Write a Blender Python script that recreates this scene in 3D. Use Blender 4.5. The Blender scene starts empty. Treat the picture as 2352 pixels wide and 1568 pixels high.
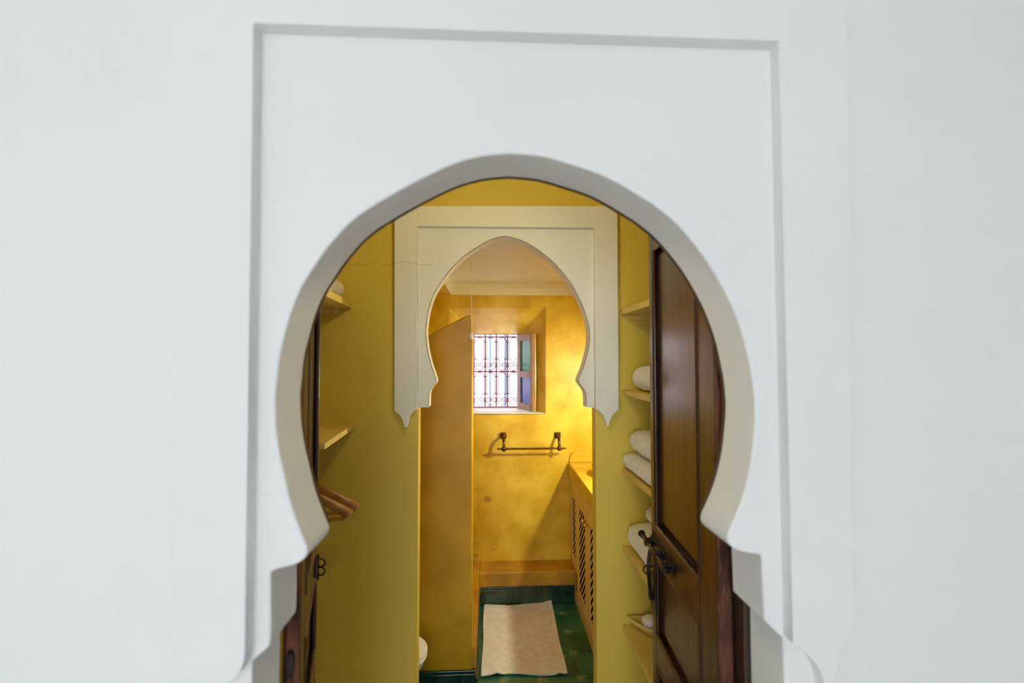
import bpy, bmesh, math, random
from mathutils import Vector, Matrix, noise
random.seed(7)
R = math.radians

# ------------------------------------------------------------------ camera
CAM = Vector((0.0, 0.0, 1.9))          # bathroom floor is z = 0
YAW, PITCH, FPX = R(2.8), R(2.0), 1045.3
sc = bpy.context.scene
cam_data = bpy.data.cameras.new('camera')
cam_data.sensor_width = 36.0
cam_data.lens = 16.0
cam_data.clip_start = 0.02
cam_data.dof.use_dof = True
cam_data.dof.focus_distance = 2.6
cam_data.dof.aperture_fstop = 1.7
cam = bpy.data.objects.new('camera', cam_data)
sc.collection.objects.link(cam)
cam.location = CAM
cam.rotation_euler = (R(90) + PITCH, 0, -YAW)
sc.camera = cam

# ------------------------------------------------------------------ world, light, exposure
world = bpy.data.worlds.new('sky'); sc.world = world
world.use_nodes = True
wbg = world.node_tree.nodes['Background']
wbg.inputs[0].default_value = (0.92, 0.955, 1.0, 1)
wbg.inputs[1].default_value = 6.0
sc.view_settings.view_transform = 'Standard'
sc.view_settings.look = 'None'
sc.view_settings.exposure = 0.0
sc.view_settings.gamma = 1.0
sc.view_settings.use_curve_mapping = False
sc.cycles.use_denoising = True
sc.cycles.max_bounces = 8
sc.cycles.diffuse_bounces = 5
sc.cycles.sample_clamp_indirect = 5.0

def area_light(name, loc, target, sx, sy, power, col):
    l = bpy.data.lights.new(name, 'AREA'); l.shape = 'RECTANGLE'
    l.size = sx; l.size_y = sy; l.energy = power; l.color = col
    o = bpy.data.objects.new(name, l); sc.collection.objects.link(o)
    o.location = loc
    o.rotation_euler = (Vector(target) - Vector(loc)).to_track_quat('-Z', 'Y').to_euler()
    o['kind'] = 'helper'
    return o
# area light added to the sky's daylight at the unseen bedroom window behind the camera
area_light('bedroom_daylight_fill', (-0.8, -3.93, 1.75), (-0.8, 0.9, 1.75), 2.3, 2.0, 16, (1.0, 0.97, 0.92))
# daylight falling in through the bathroom window
_pt = area_light('bathroom_window_portal', (0.06, 4.24, 1.78), (0.06, 3.0, 1.78), 0.52, 0.72, 1.0, (1, 1, 1))
_pt.data.cycles.is_portal = True        # only guides the sky's light through the window opening

# ------------------------------------------------------------------ pixel helpers (a pixel gives a direction, the wall or floor the distance)
FW = Vector((math.sin(YAW) * math.cos(PITCH), math.cos(YAW) * math.cos(PITCH), math.sin(PITCH)))
RT = Vector((math.cos(YAW), -math.sin(YAW), 0))
UP = RT.cross(FW)
def ray(x, y): return FW + RT * ((x - 1176) / FPX) + UP * ((784 - y) / FPX)
def P(x, y, Y):                       # on the vertical plane y = Y -> (X, Z)
    d = ray(x, y); t = Y / d.y; p = CAM + d * t
    return (p.x, p.z)
def G(x, y, Z=0.0):                   # on the horizontal plane z = Z
    d = ray(x, y); t = (Z - CAM.z) / d.z
    return CAM + d * t

# ------------------------------------------------------------------ materials
MATS = {}
def nmat(name):
    m = bpy.data.materials.new(name); m.use_nodes = True
    nt = m.node_tree; b = nt.nodes['Principled BSDF']
    MATS[name] = m
    return m, nt, b
def N(nt, t, **kw):
    n = nt.nodes.new(t)
    for k, v in kw.items(): setattr(n, k, v)
    return n
def surf(name, c1, c2=None, scale=6.0, rough=0.6, bump=0.0, bscale=60.0, stretch=None, metal=0.0, coat=0.0,
         detail=5.0, lo=0.35, hi=0.65, coords='Object', sheen=0.0, blots=(), blot_col=(0.3, 0.15, 0.02), spec=0.5, bdist=0.01):
    m, nt, b = nmat(name)
    c2 = c2 or c1
    tc = N(nt, 'ShaderNodeTexCoord'); geo = N(nt, 'ShaderNodeNewGeometry')
    src = geo.outputs['Position'] if coords == 'World' else tc.outputs[coords]
    if stretch:
        mp = N(nt, 'ShaderNodeMapping'); mp.inputs['Scale'].default_value = stretch
        nt.links.new(src, mp.inputs[0]); src = mp.outputs[0]
    no = N(nt, 'ShaderNodeTexNoise'); no.inputs['Scale'].default_value = scale; no.inputs['Detail'].default_value = detail
    nt.links.new(src, no.inputs['Vector'])
    cr = N(nt, 'ShaderNodeValToRGB')
    cr.color_ramp.elements[0].position = lo; cr.color_ramp.elements[1].position = hi
    cr.color_ramp.elements[0].color = (*c1, 1); cr.color_ramp.elements[1].color = (*c2, 1)
    nt.links.new(no.outputs[0], cr.inputs[0])
    out = cr.outputs[0]
    for (p, r, s) in blots:            # stains that keep their own shape and place
        d = N(nt, 'ShaderNodeVectorMath', operation='DISTANCE'); d.inputs[1].default_value = p
        n2 = N(nt, 'ShaderNodeTexNoise'); n2.inputs['Scale'].default_value = 25; nt.links.new(geo.outputs['Position'], n2.inputs['Vector'])
        nt.links.new(geo.outputs['Position'], d.inputs[0])
        ad = N(nt, 'ShaderNodeMath', operation='MULTIPLY_ADD'); ad.inputs[1].default_value = 0.9 * r; nt.links.new(n2.outputs[0], ad.inputs[0])
        nt.links.new(d.outputs['Value'], ad.inputs[2])
        mr = N(nt, 'ShaderNodeMapRange'); mr.inputs[1].default_value = 1.2 * r; mr.inputs[2].default_value = 1.6 * r
        mr.inputs[3].default_value = s; mr.inputs[4].default_value = 0.0
        nt.links.new(ad.outputs[0], mr.inputs[0])
        mx = N(nt, 'ShaderNodeMix', data_type='RGBA'); mx.inputs[7].default_value = (*blot_col, 1)
        nt.links.new(mr.outputs[0], mx.inputs[0]); nt.links.new(out, mx.inputs[6]); out = mx.outputs[2]
    nt.links.new(out, b.inputs['Base Color'])
    b.inputs['Roughness'].default_value = rough
    b.inputs['Metallic'].default_value = metal
    b.inputs['Coat Weight'].default_value = coat
    b.inputs['Coat Roughness'].default_value = 0.2
    b.inputs['Specular IOR Level'].default_value = spec
    if sheen: b.inputs['Sheen Weight'].default_value = sheen
    if bump:
        n3 = N(nt, 'ShaderNodeTexNoise'); n3.inputs['Scale'].default_value = bscale; n3.inputs['Detail'].default_value = 4
        nt.links.new(src, n3.inputs['Vector'])
        bp = N(nt, 'ShaderNodeBump'); bp.inputs['Strength'].default_value = bump; bp.inputs['Distance'].default_value = bdist
        nt.links.new(n3.outputs[0], bp.inputs['Height']); nt.links.new(bp.outputs[0], b.inputs['Normal'])
    return m

BY = 3.755      # bathroom back wall plane
surf('white_plaster', (0.80, 0.815, 0.80), (0.83, 0.84, 0.83), scale=1.6, rough=0.55, bump=0.06, bscale=14, spec=0.3, coords='World')
surf('cream_plaster', (0.80, 0.79, 0.72), (0.84, 0.83, 0.77), scale=2.5, rough=0.55, bump=0.08, bscale=18, spec=0.3, coords='World')
surf('yellow_paint', (0.68, 0.515, 0.085), (0.72, 0.545, 0.095), scale=2.2, rough=0.5, bump=0.06, bscale=22, spec=0.3, coords='World')
_bl = [((P(1120, 1146, BY)[0], BY, P(1120, 1146, BY)[1]), 0.028, 0.85), ((P(1145, 998, BY)[0], BY, P(1145, 998, BY)[1]), 0.014, 0.55),
       ((P(1122, 1042, BY)[0], BY, P(1122, 1042, BY)[1]), 0.010, 0.6), ((P(1133, 1262, BY)[0], BY, P(1133, 1262, BY)[1]), 0.012, 0.5),
       ((P(1093, 1275, BY)[0], BY, P(1093, 1275, BY)[1]), 0.022, 0.6)]
surf('yellow_tadelakt', (0.55, 0.34, 0.006), (0.74, 0.52, 0.05), scale=5.0, rough=0.42, bump=0.10, bscale=10, detail=9, lo=0.36, hi=0.64,
     coords='World', blots=_bl, blot_col=(0.36, 0.17, 0.02), spec=0.4)
surf('shaded_tadelakt', (0.44, 0.255, 0.006), (0.60, 0.375, 0.018), scale=3.0, rough=0.42, bump=0.10, bscale=10, detail=8, coords='World', spec=0.4)  # yellow tadelakt darkened, putting the partition front's shadow into the colour
surf('brown_tadelakt', (0.34, 0.165, 0.015), (0.56, 0.31, 0.025), scale=5, rough=0.45, bump=0.10, bscale=14, detail=8, coords='World')
surf('ceiling_cream', (0.79, 0.77, 0.53), (0.82, 0.80, 0.56), scale=2, rough=0.6, coords='World')
surf('dark_wood', (0.018, 0.006, 0.002), (0.055, 0.018, 0.004), scale=5, rough=0.45, bump=0.22, bscale=9, stretch=(9, 9, 0.55), coat=0.6, lo=0.3, hi=0.75, spec=0.25)
surf('groove_wood', (0.022, 0.009, 0.004), (0.045, 0.018, 0.007), scale=6, rough=0.4, stretch=(9, 9, 0.6), coat=0.4)
surf('worn_wood', (0.035, 0.011, 0.006), (0.20, 0.065, 0.03), scale=9, rough=0.75, bump=0.9, bscale=16, stretch=(4, 4, 1.0), bdist=0.02)
surf('frame_wood', (0.03, 0.012, 0.005), (0.075, 0.034, 0.014), scale=8, rough=0.55, bump=0.3, bscale=12, stretch=(4, 4, 1.2))
surf('iron', (0.022, 0.016, 0.018), (0.05, 0.035, 0.035), scale=30, rough=0.33, metal=0.85)
surf('bronze', (0.10, 0.05, 0.022), (0.16, 0.085, 0.04), scale=30, rough=0.32, metal=0.9)
surf('brass', (0.62, 0.40, 0.12), (0.75, 0.52, 0.18), scale=20, rough=0.25, metal=1.0)
surf('grille_iron', (0.19, 0.055, 0.10), (0.26, 0.09, 0.15), scale=20, rough=0.6)
surf('shelf_paint', (0.68, 0.50, 0.12), (0.74, 0.56, 0.16), scale=6, rough=0.5, bump=0.05, bscale=30)
surf('towel_white', (0.80, 0.78, 0.72), (0.88, 0.87, 0.82), scale=40, rough=0.95, bump=0.5, bscale=220, sheen=0.3, bdist=0.004)
surf('mat_white', (0.80, 0.77, 0.74), (0.88, 0.86, 0.84), scale=30, rough=0.95, bump=0.45, bscale=190, sheen=0.3, bdist=0.004)
surf('hanger_wood', (0.30, 0.125, 0.028), (0.46, 0.22, 0.055), scale=8, rough=0.35, stretch=(1.5, 8, 8), coat=0.4)
surf('cabinet_paint', (0.70, 0.52, 0.17), (0.78, 0.60, 0.23), scale=7, rough=0.5, bump=0.1, bscale=30, stretch=(3, 3, 0.6))
surf('cabinet_inside_shadow', (0.028, 0.014, 0.006), rough=1.0, spec=0.0)  # near-black colour stands in for the unlit interior behind the slats
surf('porcelain', (0.86, 0.84, 0.80), rough=0.08, coat=0.6)
surf('plastic_white', (0.85, 0.85, 0.84), rough=0.4)
surf('weathered_wood', (0.27, 0.20, 0.22), (0.42, 0.32, 0.33), scale=10, rough=0.65, bump=0.3, bscale=20, stretch=(8, 8, 0.8))
surf('shutter_edge_wood', (0.26, 0.14, 0.06), (0.38, 0.22, 0.10), scale=10, rough=0.6, bump=0.3, bscale=20, stretch=(8, 8, 0.8))
surf('outside_wall', (0.84, 0.80, 0.92), (0.89, 0.85, 0.96), scale=2, rough=0.8)  # lavender tint put in to colour the window's reflection in the door varnish
surf('outside_pipe', (0.045, 0.085, 0.15), (0.06, 0.11, 0.18), scale=5, rough=0.6)
surf('floor_stone', (0.56, 0.57, 0.60), (0.62, 0.63, 0.66), scale=6, rough=0.6, coords='World')
surf('grout', (0.16, 0.15, 0.10), (0.24, 0.22, 0.15), scale=30, rough=0.9)
surf('skirting_glaze', (0.002, 0.016, 0.016), (0.016, 0.062, 0.046), scale=9, rough=0.18, coat=0.5, coords='World', detail=6)

def glass_mat(name, col):
    m, nt, b = nmat(name)
    tc = N(nt, 'ShaderNodeTexCoord')
    no = N(nt, 'ShaderNodeTexNoise'); no.inputs['Scale'].default_value = 60
    nt.links.new(tc.outputs['Object'], no.inputs['Vector'])
    bp = N(nt, 'ShaderNodeBump'); bp.inputs['Strength'].default_value = 0.4; bp.inputs['Distance'].default_value = 0.004
    nt.links.new(no.outputs[0], bp.inputs['Height']); nt.links.new(bp.outputs[0], b.inputs['Normal'])
    b.inputs['Base Color'].default_value = (*col, 1)
    b.inputs['Roughness'].default_value = 0.25
    b.inputs['Transmission Weight'].default_value = 0.45
    return m
glass_mat('green_glass', (0.01, 0.34, 0.22))
glass_mat('blue_glass', (0.01, 0.06, 0.70))

def tile_mat(name, c1, c2, half):
    """glazed floor tile with a pale star inlaid at every corner of the tile"""
    m, nt, b = nmat(name)
    tc = N(nt, 'ShaderNodeTexCoord'); oi = N(nt, 'ShaderNodeObjectInfo'); geo = N(nt, 'ShaderNodeNewGeometry')
    no = N(nt, 'ShaderNodeTexNoise'); no.inputs['Scale'].default_value = 7; no.inputs['Detail'].default_value = 6
    nt.links.new(geo.outputs['Position'], no.inputs['Vector'])
    ad = N(nt, 'ShaderNodeMath', operation='MULTIPLY_ADD'); ad.inputs[1].default_value = 0.35; ad.inputs[2].default_value = -0.17
    nt.links.new(oi.outputs['Random'], ad.inputs[0])
    a2 = N(nt, 'ShaderNodeMath', operation='ADD'); nt.links.new(no.outputs[0], a2.inputs[0]); nt.links.new(ad.outputs[0], a2.inputs[1])
    cr = N(nt, 'ShaderNodeValToRGB'); cr.color_ramp.elements[0].position = 0.3; cr.color_ramp.elements[1].position = 0.72
    cr.color_ramp.elements[0].color = (*c1, 1); cr.color_ramp.elements[1].color = (*c2, 1)
    nt.links.new(a2.outputs[0], cr.inputs[0])
    ab = N(nt, 'ShaderNodeVectorMath', operation='ABSOLUTE'); nt.links.new(tc.outputs['Object'], ab.inputs[0])
    sb = N(nt, 'ShaderNodeVectorMath', operation='SUBTRACT'); sb.inputs[1].default_value = (half, half, 0); nt.links.new(ab.outputs[0], sb.inputs[0])
    sx = N(nt, 'ShaderNodeSeparateXYZ'); nt.links.new(sb.outputs[0], sx.inputs[0])
    def M(op, a, b2=None):
        n = N(nt, 'ShaderNodeMath', operation=op)
        for i, v in enumerate((a, b2)):
            if v is None: continue
            if isinstance(v, (int, float)): n.inputs[i].default_value = v
            else: nt.links.new(v, n.inputs[i])
        return n.outputs[0]
    r = M('SQRT', M('ADD', M('MULTIPLY', sx.outputs[0], sx.outputs[0]), M('MULTIPLY', sx.outputs[1], sx.outputs[1])))
    th = M('ARCTAN2', sx.outputs[1], sx.outputs[0])
    k = M('POWER', M('ABSOLUTE', M('COSINE', M('MULTIPLY', th, 4.0))), 2.0)
    lim = M('MULTIPLY', M('ADD', M('MULTIPLY', k, 0.72), 0.28), 0.036)
    fac = M('MULTIPLY', M('LESS_THAN', r, lim), 0.45)
    mx = N(nt, 'ShaderNodeMix', data_type='RGBA'); mx.inputs[7].default_value = (0.42, 0.46, 0.26, 1)
    nt.links.new(fac, mx.inputs[0]); nt.links.new(cr.outputs[0], mx.inputs[6])
    nt.links.new(mx.outputs[2], b.inputs['Base Color'])
    b.inputs['Roughness'].default_value = 0.30
    b.inputs['Coat Weight'].default_value = 0.3; b.inputs['Coat Roughness'].default_value = 0.15
    return m
TILE = 0.228
tile_mat('floor_glaze', (0.006, 0.075, 0.055), (0.025, 0.18, 0.13), TILE / 2)

def emit_mat(name, col, strength):
    m, nt, b = nmat(name)
    b.inputs['Base Color'].default_value = (*col, 1)
    b.inputs['Emission Color'].default_value = (*col, 1); b.inputs['Emission Strength'].default_value = strength
def add_crack(name):
    """hairline crack wandering over the plaster beside the inner arch"""
    m = MATS[name]; nt = m.node_tree; b = nt.nodes['Principled BSDF']
    old = b.inputs['Base Color'].links[0].from_socket
    geo = N(nt, 'ShaderNodeNewGeometry'); sp = N(nt, 'ShaderNodeSeparateXYZ'); nt.links.new(geo.outputs['Position'], sp.inputs[0])
    no = N(nt, 'ShaderNodeTexNoise'); no.noise_dimensions = '1D'; no.inputs['Scale'].default_value = 9
    nt.links.new(sp.outputs[0], no.inputs['W'])
    def M(op, a, c=None):
        n = N(nt, 'ShaderNodeMath', operation=op)
        for i, v in enumerate((a, c)):
            if v is None: continue
            if isinstance(v, (int, float)): n.inputs[i].default_value = v
            else: nt.links.new(v, n.inputs[i])
        return n.outputs[0]
    z0 = P(880, 607, 2.1)[1]; x0, x1 = P(795, 607, 2.1)[0], P(990, 607, 2.1)[0]
    dz = M('ABSOLUTE', M('SUBTRACT', M('SUBTRACT', sp.outputs[2], z0 - 0.014), M('MULTIPLY', no.outputs[0], 0.028)))
    f = M('MULTIPLY', M('LESS_THAN', dz, 0.0011), M('MULTIPLY', M('GREATER_THAN', sp.outputs[0], x0), M('LESS_THAN', sp.outputs[0], x1)))
    f = M('MULTIPLY', f, M('MULTIPLY', M('GREATER_THAN', sp.outputs[1], 1.9), 0.5))
    mx = N(nt, 'ShaderNodeMix', data_type='RGBA'); mx.inputs[7].default_value = (0.16, 0.12, 0.05, 1)
    nt.links.new(f, mx.inputs[0]); nt.links.new(old, mx.inputs[6]); nt.links.new(mx.outputs[2], b.inputs['Base Color'])
add_crack('yellow_paint'); add_crack('cream_plaster')
emit_mat('pendant_glow', (1.0, 0.89, 0.50), 138.0)
emit_mat('unseen_sconce_glow', (1.0, 0.92, 0.60), 1820.0)

# ------------------------------------------------------------------ geometry helpers
col = sc.collection
def obj(name, me, mat=None, parent=None):
    o = bpy.data.objects.new(name, me); col.objects.link(o)
    if mat and len(me.materials) == 0: me.materials.append(MATS[mat])
    if parent: o.parent = parent
    return o
def empty(name, loc=(0, 0, 0), rz=0.0, parent=None):
    o = bpy.data.objects.new(name, None); col.objects.link(o)
    o.location = loc; o.rotation_euler = (0, 0, rz); o.empty_display_size = 0.1
    if parent: o.parent = parent
    return o
def tag(o, label, cat, group=None):
    o['label'] = label; o['category'] = cat
    if group: o['group'] = group
    return o
def struct(o, label=None):
    o['kind'] = 'structure'
    if label: o['label'] = label
    return o
def mesh_of(bm, smooth=None):
    bmesh.ops.recalc_face_normals(bm, faces=bm.faces[:])
    me = bpy.data.meshes.new('m'); bm.to_mesh(me); bm.free()
    if smooth is not None:
        for p in me.polygons: p.use_smooth = True
        me.set_sharp_from_angle(angle=R(smooth))
    return me
def bevel(o, w, seg=2, ang=40):
    m = o.modifiers.new('bevel', 'BEVEL'); m.width = w; m.segments = seg; m.limit_method = 'ANGLE'; m.angle_limit = R(ang)
    m.harden_normals = False
    return o
def bm_box(bm, x0, x1, y0, y1, z0, z1):
    vs = [bm.verts.new(p) for p in ((x0,y0,z0),(x1,y0,z0),(x1,y1,z0),(x0,y1,z0),(x0,y0,z1),(x1,y0,z1),(x1,y1,z1),(x0,y1,z1))]
    for f in ((0,3,2,1),(4,5,6,7),(0,1,5,4),(1,2,6,5),(2,3,7,6),(3,0,4,7)): bm.faces.new([vs[i] for i in f])
def box(name, mat, x0, x1, y0, y1, z0, z1, parent=None, bev=0.0, seg=2):
    bm = bmesh.new(); bm_box(bm, x0, x1, y0, y1, z0, z1)
    o = obj(name, mesh_of(bm), mat, parent)
    if bev: bevel(o, bev, seg)
    return o
def prism(name, mat, pts, y0, y1, parent=None, bev=0.0, seg=3, axis='y', smooth=25):
    """closed outline extruded along y (points are x, z) or along x (points are y, z) or z (points are x, y)"""
    bm = bmesh.new()
    def mk(a, b, d): return {'y': (a, d, b), 'x': (d, a, b), 'z': (a, b, d)}[axis]
    A = [bm.verts.new(mk(a, b, y0)) for a, b in pts]; B = [bm.verts.new(mk(a, b, y1)) for a, b in pts]
    n = len(pts)
    bm.faces.new(A); bm.faces.new(B[::-1])
    for i in range(n): bm.faces.new((A[i], A[(i+1) % n], B[(i+1) % n], B[i]))
    o = obj(name, mesh_of(bm, smooth), mat, parent)
    if bev: bevel(o, bev, seg, 50)
    return o
def spline(pts, k=6):
    """Catmull-Rom through an open point list"""
    out = []
    n = len(pts)
    for i in range(n - 1):
        p0 = pts[max(i-1, 0)]; p1 = pts[i]; p2 = pts[i+1]; p3 = pts[min(i+2, n-1)]
        for j in range(k):
            t = j / k
            out.append(tuple(0.5 * ((2*b) + (c-a)*t + (2*a-5*b+4*c-d)*t*t + (3*b-a-3*c+d)*t**3) for a, b, c, d in zip(p0, p1, p2, p3)))
    out.append(tuple(pts[-1]))
    return out
def bm_tube(bm, path, r, sides=6, closed=False, rfun=None):
    path = [Vector(p) for p in path]; n = len(path); rings = []
    up0 = None
    for i, p in enumerate(path):
        if closed: t = path[(i+1) % n] - path[i-1]
        else: t = path[min(i+1, n-1)] - path[max(i-1, 0)]
        t.normalize()
        if up0 is None: up0 = t.orthogonal().normalized()
        u = (up0 - t * up0.dot(t))
        if u.length < 1e-6: u = t.orthogonal()
        u.normalize(); up0 = u; v = t.cross(u)
        rr = rfun(i / max(n-1, 1)) if rfun else r
        rings.append([bm.verts.new(p + (u*math.cos(a) + v*math.sin(a)) * rr) for a in (2*math.pi*j/sides for j in range(sides))])
    m = n if closed else n - 1
    for i in range(m):
        a, b = rings[i], rings[(i+1) % n]
        for j in range(sides): bm.faces.new((a[j], a[(j+1) % sides], b[(j+1) % sides], b[j]))
    if not closed:
        bm.faces.new(rings[0][::-1]); bm.faces.new(rings[-1])
def tube(name, mat, path, r, sides=6, parent=None, closed=False, rfun=None, smooth=60):
    bm = bmesh.new(); bm_tube(bm, path, r, sides, closed, rfun)
    return obj(name, mesh_of(bm, smooth), mat, parent)
def bm_lathe(bm, prof, M=Matrix.Identity(4), seg=20, sx=1.0, sy=1.0):
    rings = []
    for r, z in prof:
        if r < 1e-6: rings.append([bm.verts.new(M @ Vector((0, 0, z)))])
        else: rings.append([bm.verts.new(M @ Vector((r*sx*math.cos(2*math.pi*j/seg), r*sy*math.sin(2*math.pi*j/seg), z))) for j in range(seg)])
    for a, b in zip(rings[:-1], rings[1:]):
        for j in range(seg):
            k = (j+1) % seg
            if len(a) == 1 and len(b) == 1: continue
            if len(a) == 1: bm.faces.new((a[0], b[k], b[j]))
            elif len(b) == 1: bm.faces.new((a[j], a[k], b[0]))
            else: bm.faces.new((a[j], a[k], b[k], b[j]))
def lathe(name, mat, prof, M=Matrix.Identity(4), seg=20, parent=None, sx=1.0, sy=1.0, smooth=40):
    bm = bmesh.new(); bm_lathe(bm, prof, M, seg, sx, sy)
    return obj(name, mesh_of(bm, smooth), mat, parent)
def T(x, y, z): return Matrix.Translation((x, y, z))
RX = lambda a: Matrix.Rotation(a, 4, 'X')
RY = lambda a: Matrix.Rotation(a, 4, 'Y')
RZ = lambda a: Matrix.Rotation(a, 4, 'Z')

# ------------------------------------------------------------------ 1. bedroom arch wall
W0, WT = 0.90, 0.12                    # front plane and thickness
arch_l = [(1171,352),(1098,360),(1018,386),(907,443),(817,500),(759,560),(728,603),(696,653),(672,707),(655,766),(642,820),(635,885),(632,920),(634,982),(642,1043),(655,1100),(669,1160),(690,1219),(705,1256)]
cusp_l = [(705,1256),(706,1268),(698,1284),(678,1297),(650,1304),(621,1313)]
arch_r = [(1171,352),(1245,359),(1314,378),(1395,407),(1480,456),(1515,480),(1559,518),(1610,579),(1648,638),(1681,702),(1707,773),(1722,837),(1730,880),(1735,940),(1732,1004),(1722,1081),(1702,1155),(1673,1224)]
cusp_r = [(1673,1224),(1671,1240),(1679,1254),(1694,1264),(1715,1270),(1750,1274)]
def PP(pts, Y): return [P(x, y, Y) for x, y in pts]
AL = PP(spline(arch_l, 5), W0); CL = PP(spline(cusp_l, 4), W0)
AR = PP(spline(arch_r, 5), W0); CR = PP(spline(cusp_r, 4), W0)
JL, JR = P(578, 1540, W0)[0], P(1800, 1500, W0)[0]
sl = PP(spline([(621,1313),(621,1465),(612,1490),(596,1505),(578,1519)], 3), W0)
sr = PP([(1750,1274),(1756,1425),(1774,1443),(1801,1466)], W0)
BED_FLOOR = 0.17
left_edge = AL[::-1]                   # from the spring up to the crown
open_left = [(JL, BED_FLOOR), (JL, sl[-1][1])] + sl[::-1][1:] + CL[::-1][1:] + AL[::-1][1:]
open_right = AR[1:] + CR[1:] + sr[1:-1] + [(JR, sr[-1][1]), (JR, BED_FLOOR)]
opening = open_left + open_right
XW, ZT = 3.0, 3.2
outline = [(-XW, BED_FLOOR)] + opening + [(XW, BED_FLOOR), (XW, ZT), (-XW, ZT)]
wall_arch = struct(prism('wall_front', 'white_plaster', outline, W0, W0 + WT, bev=0.006, seg=3), 'white plaster wall with a tall horseshoe arch doorway')

# raised plaster band round the arch, ending in two pendant points
BF = W0 - 0.031
def PB(l): return PP(l, BF)
inner_l = PB([(582,52),(557,1512)])
band = []
band += PB([(1790,93),(582,52)])
band += PB(spline([(562,1500),(559,1522),(545,1552),(505,1585),(488,1625),(478,1690),(466,1705)], 4))
band += PB(spline([(462,1690),(448,1620),(425,1570),(392,1540)], 4))
band += PB([(386,-140),(1945,-110)])
band += PB(spline([(1962,1440),(1940,1475),(1928,1510),(1918,1580),(1908,1660)], 4))
band += PB(spline([(1904,1665),(1896,1580),(1878,1530),(1850,1500),(1822,1478)], 4))
struct(prism('trim_1', 'white_plaster', band, BF, W0 + 0.002, bev=0.007, seg=3), 'raised white plaster band framing the horseshoe arch')

# ------------------------------------------------------------------ 2. door frame and two dark leaves
FY0, FY1 = W0 + WT + 0.001, W0 + WT + 0.013
cxx = 0.5 * (JL + JR); czz = P(1170, 880, W0)[1]
def shr(p, k=1.0): return (cxx + (p[0] - cxx) * k, czz + (p[1] - czz) * k)
arch_full = [shr(p) for p in (AL[::-1] + AR[1:])]
zc_l, zc_r = arch_full[0][1], arch_full[-1][1]
fr = [(-0.62, zc_l)] + arch_full + [(0.70, zc_r), (0.70, 2.62), (-0.62, 2.62)]
struct(prism('trim_2', 'frame_wood', fr, FY0, FY1, bev=0.002, seg=1), 'dark wooden lining board behind the horseshoe arch')
struct(box('trim_3', 'groove_wood', 0.573, 0.60, FY0, FY1 + 0.05, BED_FLOOR, 1.60, bev=0.003), 'dark wooden door post')
struct(box('trim_4', 'frame_wood', -0.545, -0.495, FY0, FY1 + 0.05, BED_FLOOR, 1.60, bev=0.003), 'dark wooden door post')

LW, LT = 0.55, 0.036
def door_leaf(name, hinge, direction, side, label):
    """local x runs from hinge to free edge; the seen face is at local y = 0 and looks towards side * y"""
    ang = math.atan2(direction[1], direction[0])
    d = struct(empty(name, (hinge[0], hinge[1], 0), ang), label)
    s = -side                                  # the body lies behind the seen face
    def bb(nm, mat, x0, x1, t0, t1, z0, z1, bev=0.003):
        ya, yb = sorted((s * t0, s * t1))
        return box(nm, mat, x0, x1, ya, yb, z0, z1, d, bev)
    zb, zt = BED_FLOOR + 0.012, 2.37
    rails = [(zb, 0.30), (0.86, 0.95), (1.212, 1.318), (2.28, zt)]
    bb('stile', 'dark_wood', 0.002, 0.105, 0, LT, zb, zt)
    bb('stile', 'dark_wood', 0.502, LW, 0, LT, zb, zt)
    for z0, z1 in rails: bb('rail', 'dark_wood', 0.105, 0.502, 0, LT, z0, z1)
    for (z0, z1) in ((0.30, 0.86), (0.95, 1.212), (1.318, 2.28)):
        # panel: sunk board with a raised field and sloping shoulders
        bm = bmesh.new()
        def ring(x0, x1, a0, a1, t): return [bm.verts.new((x, s * t, z)) for x, z in ((x0, a0), (x1, a0), (x1, a1), (x0, a1))]
        rs = [ring(0.105, 0.502, z0, z1, 0.024), ring(0.112, 0.495, z0 + 0.007, z1 - 0.007, 0.024),
              ring(0.138, 0.474, z0 + 0.03, z1 - 0.03, 0.013), ring(0.142, 0.470, z0 + 0.034, z1 - 0.034, 0.013)]
        bk = ring(0.105, 0.502, z0, z1, LT - 0.006)
        for a, b in zip(rs[:-1], rs[1:]):
            for i in range(4): bm.faces.new((a[i], a[(i+1) % 4], b[(i+1) % 4], b[i]))
        bm.faces.new(rs[-1]); bm.faces.new(bk)
        for i in range(4): bm.faces.new((rs[0][i], bk[i], bk[(i+1) % 4], rs[0][(i+1) % 4]))
        obj('panel', mesh_of(bm), 'dark_wood', d)
        # rounded moulding sticking round the panel opening
        def mould(p0, p1, q0, q1):
            tube('moulding', 'dark_wood', [(p0, s * 0.004, p1), (q0, s * 0.004, q1)], 0.0085, 8, d)
        mould(0.108, z0 + 0.004, 0.499, z0 + 0.004); mould(0.108, z1 - 0.004, 0.499, z1 - 0.004)
        mould(0.109, z0, 0.109, z1); mould(0.498, z0, 0.498, z1)
    return d, s

hr = (0.5345, 1.062); dr = (0.0715, 0.9974)
door_r, sr_ = door_leaf('door_1', hr, dr, 1, 'dark varnished panelled door leaf with an iron slide bolt')
hl = (-0.421, 1.062); dl = (-0.290, 0.957)
door_l, sl_ = door_leaf('door_2', hl, dl, -1, 'dark varnished panelled door leaf with two iron rings')
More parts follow.
